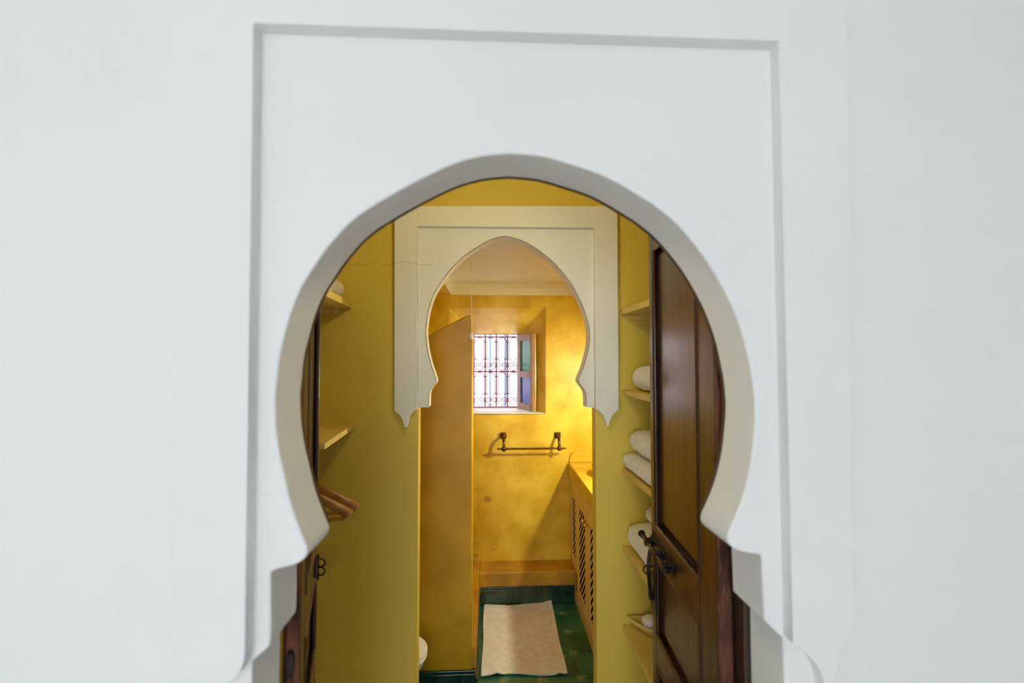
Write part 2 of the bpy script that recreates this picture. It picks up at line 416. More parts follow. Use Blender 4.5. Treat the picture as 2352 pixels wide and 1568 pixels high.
# worn strip on the hinge edge that faces the bedroom
def worn(d, s):
    bm = bmesh.new()
    zs = [BED_FLOOR + 0.02 + i * 0.028 for i in range(75)]
    L = []
    for z in zs:
        k = 0.004 * noise.noise(Vector((3.1, s, z * 9))) + 0.003 * noise.noise(Vector((1.1, s, z * 31)))
        L.append([bm.verts.new((0.001, s * 0.001, z)), bm.verts.new((-0.007 + k, s * 0.004, z)),
                  bm.verts.new((-0.006 + 1.3 * k, s * (LT * 0.6), z)), bm.verts.new((0.001, s * (LT - 0.002), z))])
    for a, b in zip(L[:-1], L[1:]):
        for i in range(3): bm.faces.new((a[i], a[i+1], b[i+1], b[i]))
        bm.faces.new((a[3], a[0], b[0], b[3]))
    bm.faces.new(L[0]); bm.faces.new(L[-1][::-1])
    o = obj('edge_strip', mesh_of(bm, 50), 'worn_wood', d); o['label'] = 'worn reddish hinge edge'
worn(door_r, sr_); worn(door_l, sl_)
# bolt on the leaf at the shelves of towels
f = -sr_
zb = 1.257
bm = bmesh.new()
bm_tube(bm, [(0.30, f*0.022, zb), (0.57, f*0.022, zb)], 0.0075, 10)
bm_lathe(bm, [(0, 0), (0.010, 0.002), (0.0135, 0.010), (0.011, 0.019), (0.0085, 0.022), (0.0085, 0.03), (0.010, 0.034), (0.0075, 0.042)],
         T(0.61, f*0.022, zb) @ RY(R(-90)), 12)
bolt = obj('slide_bolt', mesh_of(bm, 50), 'iron', door_r)
for x in (0.33, 0.42, 0.525):
    box('bolt_keeper', 'iron', x - 0.011, x + 0.011, 0.0, f*0.032, zb - 0.012, zb + 0.012, bolt, 0.003)
box('bolt_plate', 'iron', 0.30, 0.545, 0.0, f*0.006, zb - 0.017, zb + 0.017, bolt, 0.002)
box('hasp_plate', 'iron', 0.487, 0.547, 0.0, f*0.007, 1.02, 1.225, door_r, 0.003)
tube('hasp_tongue', 'iron', spline([(0.525, f*0.012, 1.23), (0.522, f*0.02, 1.17), (0.525, f*0.012, 1.06)], 4), 0.006, 8, door_r)
def ringpath(c, r, n=20, tilt=0.0, plane='xz'):
    out = []
    for i in range(n):
        a = 2 * math.pi * i / n
        if plane == 'xz': v = Vector((math.cos(a) * r, 0, math.sin(a) * r))
        else: v = Vector((0, math.cos(a) * r, math.sin(a) * r))
        out.append(Vector(c) + Matrix.Rotation(tilt, 3, 'Z') @ v)
    return out
tube('iron_ring', 'iron', ringpath((LW - 0.004, f*0.016, 1.152), 0.0145, tilt=R(78)), 0.0028, 6, door_r, closed=True)
f2 = -sl_
for zz in (1.208, 1.180):
    tube('iron_ring', 'iron', ringpath((LW - 0.002, f2*0.0125, zz), 0.0135, tilt=R(75)), 0.0028, 6, door_l, closed=True)
tube('ring_staple', 'iron', [(LW + 0.001, f2*0.003, 1.235), (LW + 0.001, f2*0.003, 1.150)], 0.0042, 8, door_l)
box('staple_plate', 'iron', 0.43, 0.47, 0.0, f2*0.006, 1.19, 1.26, door_l, 0.002)
# oval iron keeper let into the hinge edge
bm = bmesh.new(); bm_lathe(bm, [(0, 0.004), (0.85, 0.004), (1.0, 0.0), (1.0, -0.003)], T(-0.008, sl_*0.019, 1.225) @ RY(R(-90)), 20, 0.031, 0.0085)
obj('keeper_plate', mesh_of(bm, 40), 'iron', door_l)

# ------------------------------------------------------------------ 3. vestibule
V1 = 2.10; VT = 0.07                   # inner wall front plane and thickness
VX0, VX1 = -1.02, 1.06
struct(box('wall_left', 'yellow_paint', VX0 - 0.1, VX0, W0 + WT, V1, BED_FLOOR, 2.85), 'yellow painted side wall behind the shelves')
struct(box('wall_right', 'yellow_paint', VX1, VX1 + 0.1, W0 + WT, V1, BED_FLOOR, 2.85), 'yellow painted side wall behind the towel shelves')
struct(box('ceiling', 'yellow_paint', VX0 - 0.1, VX1 + 0.1, W0 + WT, V1 + VT, 2.85, 2.95), 'yellow painted ceiling of the closet passage')
struct(box('floor', 'floor_stone', VX0 - 0.1, VX1 + 0.1, W0, V1 + VT, 0.0, BED_FLOOR), 'plain tiled floor of the closet passage')

in_l = [(1161,542),(1136,547),(1110,559),(1071,584),(1038,615),(1013,648),(997,674),(985,707),(979,742),(977.5,766),(981,799),(989,834),(997,858),(1001,870)]
in_cl = [(1001,870),(1001,879),(991,891),(986,901),(984.5,915),(984.5,935)]
in_r = [(1161,542),(1190,549),(1220,563),(1258,590),(1288,620),(1313,652),(1330,684),(1343,714),(1352,745),(1355,770),(1352,800),(1344,832),(1336,855),(1330,868)]
in_cr = [(1330,868),(1330,878),(1338,889),(1345,900),(1347,915),(1347,935)]
IL = PP(spline(in_l, 5), V1) + PP(spline(in_cl, 4), V1)[1:]
IR = PP(spline(in_r, 5), V1) + PP(spline(in_cr, 4), V1)[1:]
IJL, IJR = P(959.5, 1200, V1)[0], P(1369, 1200, V1)[0]
zl, zr = IL[-1][1], IR[-1][1]
o_in = [(IJL, 0.0), (IJL, zl)] + IL[::-1] + IR[1:] + [(IJR, zr), (IJR, 0.0)]
out2 = [(VX0 - 0.1, 0.0)] + o_in + [(VX1 + 0.12, 0.0), (VX1 + 0.12, 2.95), (VX0 - 0.1, 2.95)]
struct(prism('wall_back', 'yellow_paint', out2, V1, V1 + VT, bev=0.003, seg=2), 'yellow wall of the closet passage with an inner arched doorway')
# flush white plaster panel round the inner arch: follows the opening, and the raised outer band with pendants
q = PP([(958,519),(1366,523)], V1)
PF = V1 - 0.004
panel = [(P(958, 700, PF)[0], P(958, 936, PF)[1])] + PP([(958,519),(1367,523),(1367,936)], PF)
panel = PP([(958,936),(958,519),(1367,523),(1368,936)], PF) + [(x, z) for x, z in IR[::-1]] + [(x, z) for x, z in IL[1:]]
struct(prism('trim_5', 'cream_plaster', panel, PF, V1 + 0.002, bev=0.0015, seg=2), 'sunken cream plaster panel over the inner horseshoe arch')
# soffit lining of the inner arch
lin_pts = IL[::-1] + IR[1:]
bm = bmesh.new()
k = 0.0025
cx2, cz2 = P(1165, 760, V1)
def off(p, d):
    v = Vector((p[0] - cx2, p[1] - cz2)); v = v * (1 - d / max(v.length, 0.01)); return (cx2 + v.x, cz2 + v.y)
rowA = [bm.verts.new((off(p, k)[0], V1 - 0.003, off(p, k)[1])) for p in lin_pts]
rowB = [bm.verts.new((off(p, k)[0], V1 + VT + 0.003, off(p, k)[1])) for p in lin_pts]
rowC = [bm.verts.new((off(p, -0.006)[0], V1 + VT + 0.003, off(p, -0.006)[1])) for p in lin_pts]
for i in range(len(lin_pts) - 1):
    bm.faces.new((rowA[i], rowA[i+1], rowB[i+1], rowB[i])); bm.faces.new((rowB[i], rowB[i+1], rowC[i+1], rowC[i]))
struct(obj('trim_6', mesh_of(bm, 30), 'cream_plaster'), 'cream plaster soffit lining the inner arch')
OF = V1 - 0.034
def PO(l): return PP(l, OF)
b2 = PO([(1366,523),(958,519)]) + PO([(958,939)])
b2 += PO(spline([(958,940),(947,947),(940,958),(937,970),(935,979),(932,982)], 4))
b2 += PO(spline([(932,982),(929,980),(926,969),(919,954),(906,943)], 4))[1:]
b2 += PO([(906,473),(1418,473)])
b2 += PO(spline([(1421,941),(1410,950),(1402,964),(1399,976),(1396,980)], 4))
b2 += PO(spline([(1396,980),(1393,976),(1390,963),(1381,948),(1368,939)], 4))[1:]
struct(prism('trim_7', 'cream_plaster', b2, OF, V1 + 0.001, bev=0.002, seg=2), 'raised cream plaster band with pendant tips round the inner arch')

# --- shelves
def shelf(tip_x, tip_top, tip_bot, near_dx, side, label, y_near):
    X, Zt = P(tip_x, tip_top, V1); Zb = P(tip_x, tip_bot, V1)[1]
    xw = VX1 if side > 0 else VX0
    e = tag(empty('wall_shelf', (xw, V1, Zb)), label, 'shelf', 'shelves in the closet passage')
    pts = [(X - xw, 0), (X + near_dx - xw, y_near - V1), (0, y_near - V1), (0, 0)]
    prism('board', 'shelf_paint', pts, 0, Zt - Zb, e, 0.002, 2, axis='z')
    # batten on the back wall carrying the board
    x0, x1 = sorted(((X + 0.05 * side) - xw, 0.0))
    prism('batten', 'shelf_paint', [(x0 + (0.02 if side > 0 else 0), -0.035), (x1 - (0 if side > 0 else 0.02), -0.035), (x1, 0), (x0, 0)], -0.024, 0, e, 0.002, 1, axis='z')
    return e, X, Zt
SR = {}
for key, (tx, tt, tb, lab) in {
    'a': (1424, 711, 724, 'empty yellow wall shelf, topmost of the five beside the door bolt'),
    'b': (1428, 895, 905, 'yellow wall shelf carrying one rolled white towel'),
    'c': (1428, 1073, 1084, 'yellow wall shelf carrying two stacked folded white towels'),
    'd': (1430, 1252, 1264, 'yellow wall shelf carrying two upright folded towels behind the bolt'),
    'e': (1430, 1433, 1446, 'yellow wall shelf carrying the open white dish, lowest of the five')}.items():
    SR[key] = shelf(tx, tt, tb, 0.0, 1, lab, 1.64)
SL = {}
for key, (tx, tt, tb, lab) in {
    'a': (808, 693, 708, 'yellow wall shelf with a white towel, above the empty one'),
    'b': (816, 972, 983, 'empty yellow wall shelf above the wooden hangers')}.items():
    SL[key] = shelf(tx, tt, tb, 0.036, -1, lab, 1.62)

# --- towels
def towel(name, c, sx, sy, sz, layers, label, group='white towels on the shelves', seed=0, fold=0.48, lean=0.0):
    """folded towel: soft puffy layers, each with a round folded edge towards the passage"""
    bm = bmesh.new(); h = sz / layers
    for L in range(layers):
        nx, ny, nz = 16, 18, 6
        sub = bmesh.new(); bmesh.ops.create_cube(sub, size=2.0)
        bmesh.ops.subdivide_edges(sub, edges=sub.edges[:], cuts=15, use_grid_fill=True)
        hx, hy, hz = sx / 2 * (1 - 0.03 * L), sy / 2 * (1 - 0.02 * L), h / 2 * 1.03
        r = fold * h
        for v in sub.verts:
            q = Vector((v.co.x * hx, v.co.y * hy, v.co.z * hz))
            core = Vector((max(-hx + r, min(hx - r, q.x)), max(-hy + r, min(hy - r, q.y)), max(-hz + r, min(hz - r, q.z))))
            d = q - core
            if d.length > 1e-7: q = core + d.normalized() * r
            u, w = q.x / hx, q.y / hy
            q.z *= 1.0 + 0.16 * (1 - u * u) * (1 - w * w) - 0.10
            q.z += 0.05 * h * noise.noise(Vector((u * 2.2 + seed, w * 2.4, L * 3.1 + v.co.z))) + lean * u * sx
            q.x += 0.05 * h * noise.noise(Vector((seed, w * 5.0, v.co.z * 2 + L)))
            v.co = q + Vector((0, 0, h * (L + 0.5)))
        tmp = bpy.data.meshes.new('t'); sub.to_mesh(tmp); sub.free(); bm.from_mesh(tmp); bpy.data.meshes.remove(tmp)
    zmin = min(v.co.z for v in bm.verts)
    for v in bm.verts: v.co.z -= zmin
    o = obj(name, mesh_of(bm, 70), 'towel_white'); o.location = c
    return tag(o, label, 'towel', group)
_, Xs, Zs = SR['b']
towel('rolled_towel', (Xs + 0.128, 1.875, Zs), 0.20, 0.40, 0.105, 1, 'single rolled white towel alone on a yellow shelf', seed=1, fold=0.5)
_, Xs, Zs = SR['c']
towel('folded_towel', (Xs + 0.166, 1.882, Zs), 0.34, 0.43, 0.068, 1, 'folded white towel lying under another on the shelf', seed=2)
towel('folded_towel', (Xs + 0.175, 1.877, Zs + 0.077), 0.31, 0.41, 0.098, 1, 'folded white towel lying on top of another', seed=5)
_, Xs, Zs = SR['d']
towel('folded_towel', (Xs + 0.168, 1.882, Zs), 0.32, 0.42, 0.115, 1, 'thick folded white towel on the shelf behind the door bolt', seed=7)
towel('folded_towel', (Xs + 0.215, 1.85, Zs + 0.129), 0.27, 0.38, 0.075, 1, 'thinner folded white towel topping the pile behind the bolt', seed=9)
_, Xs, Zs = SL['a']
towel('folded_towel', (Xs - 0.18, 1.875, Zs), 0.33, 0.40, 0.085, 1, 'folded white towel on the highest shelf opposite the bolt', seed=12)

# --- open dish on the lowest shelf
_, Xs, Zs = SR['e']
dish = tag(empty('open_dish', (Xs, V1, Zs)), 'shallow open pale dish with a folded white cloth inside on the lowest shelf', 'dish')
rim = spline([(0.012, -0.022), (0.035, -0.068), (0.068, -0.112), (0.11, -0.140), (0.17, -0.150), (0.24, -0.138), (0.295, -0.10), (0.32, -0.05), (0.325, -0.022)], 4)
rim += [(0.325 - 0.313 * k / 8, -0.022) for k in range(1, 8)]
mx, my = 0.18, -0.085
def dring(k, z): return [((mx + (x - mx) * k), (my + (y - my) * k), z) for x, y in rim]
bm = bmesh.new()
lv = [[bm.verts.new(p) for p in dring(k, z)] for k, z in ((0.55, 0.0), (0.75, 0.008), (0.93, 0.028), (1.0, 0.045), (0.99, 0.049), (0.965, 0.046), (0.90, 0.030), (0.72, 0.013), (0.5, 0.006))]
n = len(rim)
for a, b in zip(lv[:-1], lv[1:]):
    for k in range(n): bm.faces.new((a[k], a[(k+1) % n], b[(k+1) % n], b[k]))
bm.faces.new(lv[0][::-1]); bm.faces.new(lv[-1])
obj('bowl', mesh_of(bm, 50), 'shelf_paint', dish)
bm = bmesh.new(); bmesh.ops.create_cube(bm, size=2.0); bmesh.ops.subdivide_edges(bm, edges=bm.edges[:], cuts=8, use_grid_fill=True)
for v in bm.verts:
    q = Vector((v.co.x * 0.115, v.co.y * 0.036, v.co.z * 0.024)); r_ = 0.022
    core = Vector((max(-0.115 + r_, min(0.115 - r_, q.x)), max(-0.036 + r_, min(0.036 - r_, q.y)), max(-0.002, min(0.002, q.z))))
    d = q - core; q = core + d.normalized() * r_ if d.length > 1e-7 else q
    v.co = q + Vector((0.185, -0.072, 0.047)) + Vector((0, 0, 0.004 * noise.noise(q * 40)))
obj('folded_cloth', mesh_of(bm, 60), 'towel_white', dish)

# --- wooden hangers on a rail under the empty shelf
railz = P(700, 1096, 1.9)[1]
rail_x = P(672, 1150, 1.92)[0]
rail = tag(empty('hanging_rail', (rail_x, 1.66, railz)), 'dark round clothes rail under the empty shelf carrying the hangers', 'rail')
tube('rod', 'bronze', [(0, -0.005, 0), (0, V1 - 1.66 - 0.002, 0)], 0.011, 12, rail)
lathe('flange', 'bronze', [(0, 0), (0.024, 0), (0.024, 0.006), (0.014, 0.010), (0, 0.010)], T(0, V1 - 1.66 - 0.001, 0) @ RX(R(90)), 16, rail)
for zz in (1,):
    tube('bracket', 'bronze', [(0, 0.02, 0), (0, 0.02, SL['b'][2] - railz - 0.026)], 0.006, 8, rail)
def hanger(y, dx, dz, rz, label):
    e = tag(empty('clothes_hanger', (rail_x + dx, y, railz + 0.011 + dz), rz), label, 'hanger', 'wooden hangers on the rail')
    hw = 0.232
    # hook
    pth = [(-0.016, 0, -0.012), (-0.0165, 0, 0.0), (-0.008, 0, 0.011), (0.003, 0, 0.0145), (0.014, 0, 0.006), (0.014, 0, -0.012), (0.002, 0, -0.03), (0, 0, -0.05)]
    tube('hook', 'brass', spline(pth, 4), 0.0018, 6, e)
    # shoulder: bowed bar, thick rounded ends
    for sgn in (-1, 1):
        pl = spline([(0, 0, -0.052), (sgn * 0.07, 0, -0.066), (sgn * 0.14, 0.004, -0.099), (sgn * 0.20, 0.012, -0.134), (sgn * hw, 0.020, -0.158)], 5)
        bm = bmesh.new(); n = len(pl); rings = []
        for i, p in enumerate(pl):
            t = i / (n - 1); w = 0.009 + 0.013 * t ** 2; hgt = 0.017 + 0.004 * t
            if i == n - 1: w *= 0.55; hgt *= 0.55
            nx = Vector((-(pl[min(i+1, n-1)][2] - pl[max(i-1, 0)][2]), 0, pl[min(i+1, n-1)][0] - pl[max(i-1, 0)][0])).normalized() * (1 if sgn > 0 else -1)
            rings.append([bm.verts.new(Vector(p) + Vector((0, math.cos(a) * w, 0)) + nx * (math.sin(a) * hgt)) for a in (2*math.pi*k/12 for k in range(12))])
        for a, b in zip(rings[:-1], rings[1:]):
            for k in range(12): bm.faces.new((a[k], a[(k+1) % 12], b[(k+1) % 12], b[k]))
        bm.faces.new(rings[0]); bm.faces.new(rings[-1][::-1])
        obj('shoulder', mesh_of(bm, 50), 'hanger_wood', e)
    tube('trouser_bar', 'hanger_wood', [(-hw + 0.02, 0.012, -0.168), (0, 0.0, -0.172), (hw - 0.02, 0.012, -0.168)], 0.0075, 10, e)
    return e
hanger(1.86, 0.014, 0, 0, 'brown wooden clothes hanger with bar, on the rail farther from the yellow wall')
hanger(1.935, 0.022, 0, 0, 'brown wooden clothes hanger with bar, on the rail next to the yellow wall')

# --- pendant lamp of the passage (hidden by the arch from the bedroom)
pl_ = tag(empty('pendant_lamp', (0.02, 1.28, 2.85)), 'small warm globe lamp hanging from the passage ceiling', 'lamp')
tube('cable', 'iron', [(0, 0, -0.30), (0, 0, 0)], 0.004, 6, pl_)
lathe('ceiling_cup', 'brass', [(0, 0), (0.04, 0), (0.03, -0.02), (0, -0.025)], seg=16, parent=pl_)
lathe('globe', 'pendant_glow', [(0, -0.38), (0.025, -0.372), (0.04, -0.345), (0.04, -0.33), (0.025, -0.305), (0.012, -0.30), (0, -0.30)], seg=18, parent=pl_)

# ------------------------------------------------------------------ 4. bathroom shell
V2 = V1 + VT
BX0, BX1 = -1.02, 1.14
LY = 3.565                              # front of the low ledge
struct(box('wall_left.001', 'yellow_tadelakt', BX0 - 0.1, BX0, V2, BY, 0, 2.62), 'yellow bathroom side wall behind the toilet')
struct(box('wall_right.001', 'yellow_tadelakt', BX1, BX1 + 0.1, V2, BY, 0, 2.62), 'yellow bathroom side wall behind the vanity')
# back side of the arch wall inside the bathroom
bk = [(BX0, 0.0)] + [(IJL - 0.001, 0.0), (IJL - 0.001, zl)] + [off(p, -0.004) for p in IL[::-1]] + [off(p, -0.004) for p in IR[1:]] + [(IJR + 0.001, zr), (IJR + 0.001, 0.0), (BX1, 0.0), (BX1, 2.62), (BX0, 2.62)]
struct(prism('wall_front.001', 'yellow_tadelakt', bk, V2 + 0.0005, V2 + 0.0035), 'yellow bathroom face of the inner arch wall')
# back wall with a splayed window niche
NO = PP([(1032, 708), (1253, 703), (1253, 951), (1032, 953)], BY)       # outer corners: TL TR BR BL
NY = 4.13
XWL, XWR = P(1084, 850, NY)[0], P(1197, 850, NY)[0]
ZWT = P(1140, 767, NY)[1]; ZWB = NO[2][1]
NI = [(XWL, ZWT), (XWR, ZWT), (XWR, ZWB + 0.004), (XWL, ZWB + 0.004)]
bm = bmesh.new()
def V3(p, y): return bm.verts.new((p[0], y, p[1]))
oc = [V3(p, BY) for p in ((BX0 - 0.1, 2.62), (BX1 + 0.1, 2.62), (BX1 + 0.1, -0.05), (BX0 - 0.1, -0.05))]
no_ = [V3(p, BY) for p in NO]; ni = [V3(p, NY) for p in NI]
oc2 = [V3(p, NY + 0.03) for p in ((BX0 - 0.1, 2.62), (BX1 + 0.1, 2.62), (BX1 + 0.1, -0.05), (BX0 - 0.1, -0.05))]
nj = [V3(p, NY + 0.03) for p in NI]
for i in range(4):
    j = (i + 1) % 4
    bm.faces.new((oc[i], oc[j], no_[j], no_[i])); bm.faces.new((no_[i], no_[j], ni[j], ni[i]))
    bm.faces.new((ni[i], ni[j], nj[j], nj[i])); bm.faces.new((nj[i], nj[j], oc2[j], oc2[i]))
    bm.faces.new((oc[i], oc2[i], oc2[j], oc[j]))
wb = struct(obj('wall_back.001', mesh_of(bm), 'yellow_tadelakt'), 'mottled yellow tadelakt wall with a deep splayed window niche')
bevel(wb, 0.008, 3, 25)
# low ledge at the foot of the back wall
zled = P(1200, 1313, LY)[1]
XC = 0.66                               # cabinet front
XP = P(1084.5, 1200, 2.62)[0]           # end face of the partition
XK = G(1103, 1377).x - 0.004            # passage side of the shower curb
struct(prism('wall_ledge', 'brown_tadelakt', [(LY, 0.0), (LY, zled - 0.012), (LY + 0.012, zled), (BY + 0.002, zled + 0.004), (BY + 0.002, 0.0)], XK, XC + 0.02, axis='x', bev=0.004), 'brown tadelakt ledge along the foot of the window wall')
# partition: L of two thick walls with a swept-down top
PY = 2.62
pt = PP(spline([(900,822),(940,795),(985,770),(1015,753),(1045,738),(1064,728),(1073,724),(1080,724),(1083.5,731),(1084.5,760)], 4), PY)
pt[-1] = (XP, pt[-1][1])
pout = [(BX0, 0.0), (BX0, pt[0][1] - 0.06)] + pt + [(XP, 0.0)]
part = struct(prism('wall_partition', 'shaded_tadelakt', pout, PY, PY + 0.16, bev=0.008), 'yellow tadelakt shower partition with a swept-down top edge')
struct(box('wall_curb', 'brown_tadelakt', XK - 0.13, XK, PY + 0.02, BY, 0.0, zled + 0.022, bev=0.012, seg=3), 'low tadelakt shower curb running back from the partition')
# ceiling: raised tray with cream cornice, yellow soffit on the shower side
ZC = P(1200, 678, BY)[1]; ZC2 = ZC + 0.088
XS = P(1039, 677, BY)[0]
struct(box('ceiling.001', 'ceiling_cream', BX0 - 0.1, BX1 + 0.1, V2, NY, ZC2, ZC2 + 0.1), 'cream plaster tray ceiling of the bathroom')
struct(box('ceiling.002', 'yellow_tadelakt', BX0, XS - 0.012, V2 + 0.004, BY, ZC, ZC2), 'yellow lowered soffit over the shower')
struct(box('trim_8', 'ceiling_cream', XS - 0.012, XS, V2 + 0.004, BY - 0.012, ZC, ZC2, bev=0.002), 'cream cornice board along the lowered soffit')
struct(prism('trim_9', 'ceiling_cream', [(BY - 0.012, ZC), (BY - 0.020, ZC2 - 0.03), (BY - 0.055, ZC2 - 0.0005), (BY, ZC2 - 0.0005), (BY, ZC)], XS, BX1, axis='x'), 'cream cornice on top of the window wall')
yb = G(1170, 588, ZC2 - 0.036).y - 0.02
struct(box('trim_10', 'ceiling_cream', XS, BX1, V2 + 0.004, yb + 0.02, ZC2 - 0.036, ZC2, bev=0.003), 'cream cornice over the inner arch')

# floor and tiles
fl = struct(box('floor.001', 'grout', BX0 - 0.1, BX1 + 0.1, V2, NY, -0.06, -0.004), 'teal glazed bathroom floor tiles with pale corner stars')
gx0 = G(1158, 1562).x; gy0 = G(1158, 1562).y
tm = bmesh.new(); h2 = TILE / 2 - 0.0014
bm_box(tm, -h2, h2, -h2, h2, -0.012, 0.0)
bmesh.ops.bevel(tm, geom=[e for e in tm.edges if all(v.co.z > -0.001 for v in e.verts)], offset=0.0022, segments=1, affect='EDGES')
tile_me = mesh_of(tm); tile_me.materials.append(MATS['floor_glaze'])
i0 = math.floor((BX0 - gx0) / TILE); i1 = math.ceil((BX1 - gx0) / TILE)
j0 = math.floor((V2 - gy0) / TILE); j1 = math.ceil((LY - gy0) / TILE)
for i in range(i0, i1):
    for j in range(j0, j1):
        cx, cy = gx0 + (i + 0.5) * TILE, gy0 + (j + 0.5) * TILE
        if cx < BX0 - 0.02 or cx > BX1 + 0.02 or cy < V2 or cy > LY + 0.06: continue
        if cx < XP - 0.12 and cy > PY + 0.1: continue
        o = bpy.data.objects.new('tile', tile_me); col.objects.link(o); o.parent = fl
        o.location = (cx, cy, random.uniform(-0.0006, 0.0))
# glazed skirting tiles
def skirting(name, x0, x1, y, zt, joints, label):
    e = struct(empty(name, (0, y, 0)), label)
    xs = [x0] + joints + [x1]
    for a, b in zip(xs[:-1], xs[1:]):
        box('tile', 'skirting_glaze', a + 0.0013, b - 0.0013, -0.012, 0.0, 0.001, zt - 0.020 + random.uniform(-0.001, 0.001), e, 0.002)
        box('edge_tile', 'skirting_glaze', a + 0.0013, b - 0.0013, -0.014, 0.0, zt - 0.017, zt + random.uniform(-0.001, 0.001), e, 0.002)
jx = [P(x, 1365, LY)[0] for x in (1113, 1181, 1249)]
skirting('baseboard_back', XK + 0.011, XC, LY, P(1200, 1345, LY)[1], jx, 'dark teal glazed skirting tiles under the ledge')
zp = P(1030, 1538, PY)[1]
jx = [XP - 0.228 * k for k in (4, 3, 2, 1)]
skirting('baseboard_front', BX0 + 0.01, XK, PY, zp, [x for x in jx if x > BX0 + 0.05], 'dark teal glazed skirting tiles on the shower partition')
e = struct(empty('baseboard_left', (XK, 0, 0)), 'thin teal skirting tiles along the partition side')
yy = PY + 0.02
while yy < LY - 0.02:
    y2 = min(yy + 0.228, LY - 0.014)
    box('tile', 'skirting_glaze', 0.0002, 0.009, yy + 0.0013, y2 - 0.0013, 0.001, 0.095 + random.uniform(-0.002, 0.002), e, 0.002)
    yy += 0.228

# ------------------------------------------------------------------ 5. window: iron grille, casement, outside
win = struct(empty('window_1', ((XWL + XWR) / 2, NY, ZWB)), 'small barred window with wrought iron scrolls and an open casement')
wx, wz = (XWL + XWR) / 2, ZWB
w_, h_ = (XWR - XWL), ZWT - ZWB
fy = 0.0
for nm, a in (('frame_jamb', (-w_/2 - 0.002, -w_/2 + 0.012, 0, h_)), ('frame_jamb', (w_/2 - 0.012, w_/2 + 0.002, 0, h_)), ('frame_head', (-w_/2 + 0.012, w_/2 - 0.012, h_ - 0.006, h_ + 0.004)), ('frame_sill', (-w_/2 + 0.012, w_/2 - 0.012, 0.0, 0.012))):
    box(nm, 'weathered_wood', a[0], a[1], 0.004, 0.028, a[2], a[3], win, 0.002)
GY = NY + 0.045
prism('sill', 'white_plaster', [(p[0] - wx, p[1]) for p in ((NO[3][0] + 0.004, BY - NY + 0.006), (NO[2][0] - 0.004, BY - NY + 0.006), (NI[2][0] - 0.002, 0.0), (NI[3][0] + 0.002, 0.0))], 0.003, 0.009, win, 0.002, 2, axis='z')
gr = empty('grille', (0, 0.045, 0), parent=win)
gr['label'] = 'plum coloured wrought iron scroll grille'
def gp(x, y):                          # pixel on the grille plane -> local
    X, Z = P(x, y, GY); return (X - wx, Z - wz)
cols = [gp(x, 850)[0] for x in (1088.5, 1114.5, 1140.0, 1166.0, 1192.5)]
rowz = [gp(1140, y)[1] for y in (773.5, 853.0, 934.5)]
zt_, zb_ = gp(1140, 765)[1], gp(1140, 941)[1]
for x in cols: tube('bar', 'grille_iron', [(x, 0, zb_), (x, 0, zt_)], 0.0070, 6, gr)
for z in rowz: tube('rail', 'grille_iron', [(cols[0] - 0.02, 0.006, z), (cols[-1] + 0.02, 0.006, z)], 0.0070, 6, gr)
cw = cols[1] - cols[0]; ch = rowz[0] - rowz[1]
def spiral(cx, cz, r0, a0, turns, sgn, n=18):
    return [(cx + r0 * (1 - 0.72 * i / n) * math.cos(a0 + sgn * 2 * math.pi * turns * i / n), 0, cz + r0 * (1 - 0.72 * i / n) * math.sin(a0 + sgn * 2 * math.pi * turns * i / n)) for i in range(n + 1)]
bm = bmesh.new()                        # one arched hoop with curled feet
r = cw * 0.37; zt0 = -0.008; zs = zt0 - r * 0.95; zf = -ch * 0.64
hoop = [(-r - 0.001, 0, zf)] + [(-r, 0, zs - (zs - zf) * k / 4) for k in (3, 2, 1)] + [(r * math.cos(a), 0, zs + r * 0.95 * math.sin(a)) for a in (math.pi - math.pi * k / 14 for k in range(15))] + [(r, 0, zs - (zs - zf) * k / 4) for k in (1, 2, 3)] + [(r + 0.001, 0, zf)]
bm_tube(bm, hoop, 0.0040, 5)
for sg in (-1, 1):
    bm_tube(bm, spiral(sg * (r - 0.011), zf, 0.012, 0 if sg > 0 else math.pi, 0.9, -sg, 12), 0.0042, 5)
hoop_me = mesh_of(bm, 60); hoop_me.materials.append(MATS['grille_iron'])
bm = bmesh.new()                        # a heart of two scrolls
rr = cw * 0.24; zc = -ch * 0.845
for sg in (-1, 1):
    sp = spiral(sg * cw * 0.215, zc + 0.010, rr, 0 if sg > 0 else math.pi, 1.25, sg, 20)
    low = [(sg * cw * 0.02, 0, -ch + 0.010), (sg * cw * 0.20, 0, -ch + 0.018), (sg * cw * 0.36, 0, zc - 0.016)]
    bm_tube(bm, spline(low + sp, 2), 0.0044, 5)
heart_me = mesh_of(bm, 60); heart_me.materials.append(MATS['grille_iron'])
bm = bmesh.new(); bm_lathe(bm, [(0, -0.011), (0.010, -0.005), (0.012, 0.0), (0.010, 0.005), (0, 0.011)], seg=8)
knop_me = mesh_of(bm, 60); knop_me.materials.append(MATS['grille_iron'])
def inst(name, me, loc, parent):
    o = bpy.data.objects.new(name, me); col.objects.link(o); o.parent = parent; o.location = loc; return o
for ci in range(4):
    cx = (cols[ci] + cols[ci+1]) / 2
    for z in rowz[:2]:
        inst('hoop', hoop_me, (cx, 0, z), gr); inst('scroll', heart_me, (cx, 0, z), gr)
    for z in rowz: inst('knop', knop_me, (cx, 0.004, z), gr)
for x in cols:
    for z in rowz[:2]:
        inst('knop', knop_me, (x, 0, z + zs), gr); inst('knop', knop_me, (x, 0, z + zf), gr)
        inst('knop', knop_me, (x, 0, z + zc), gr)
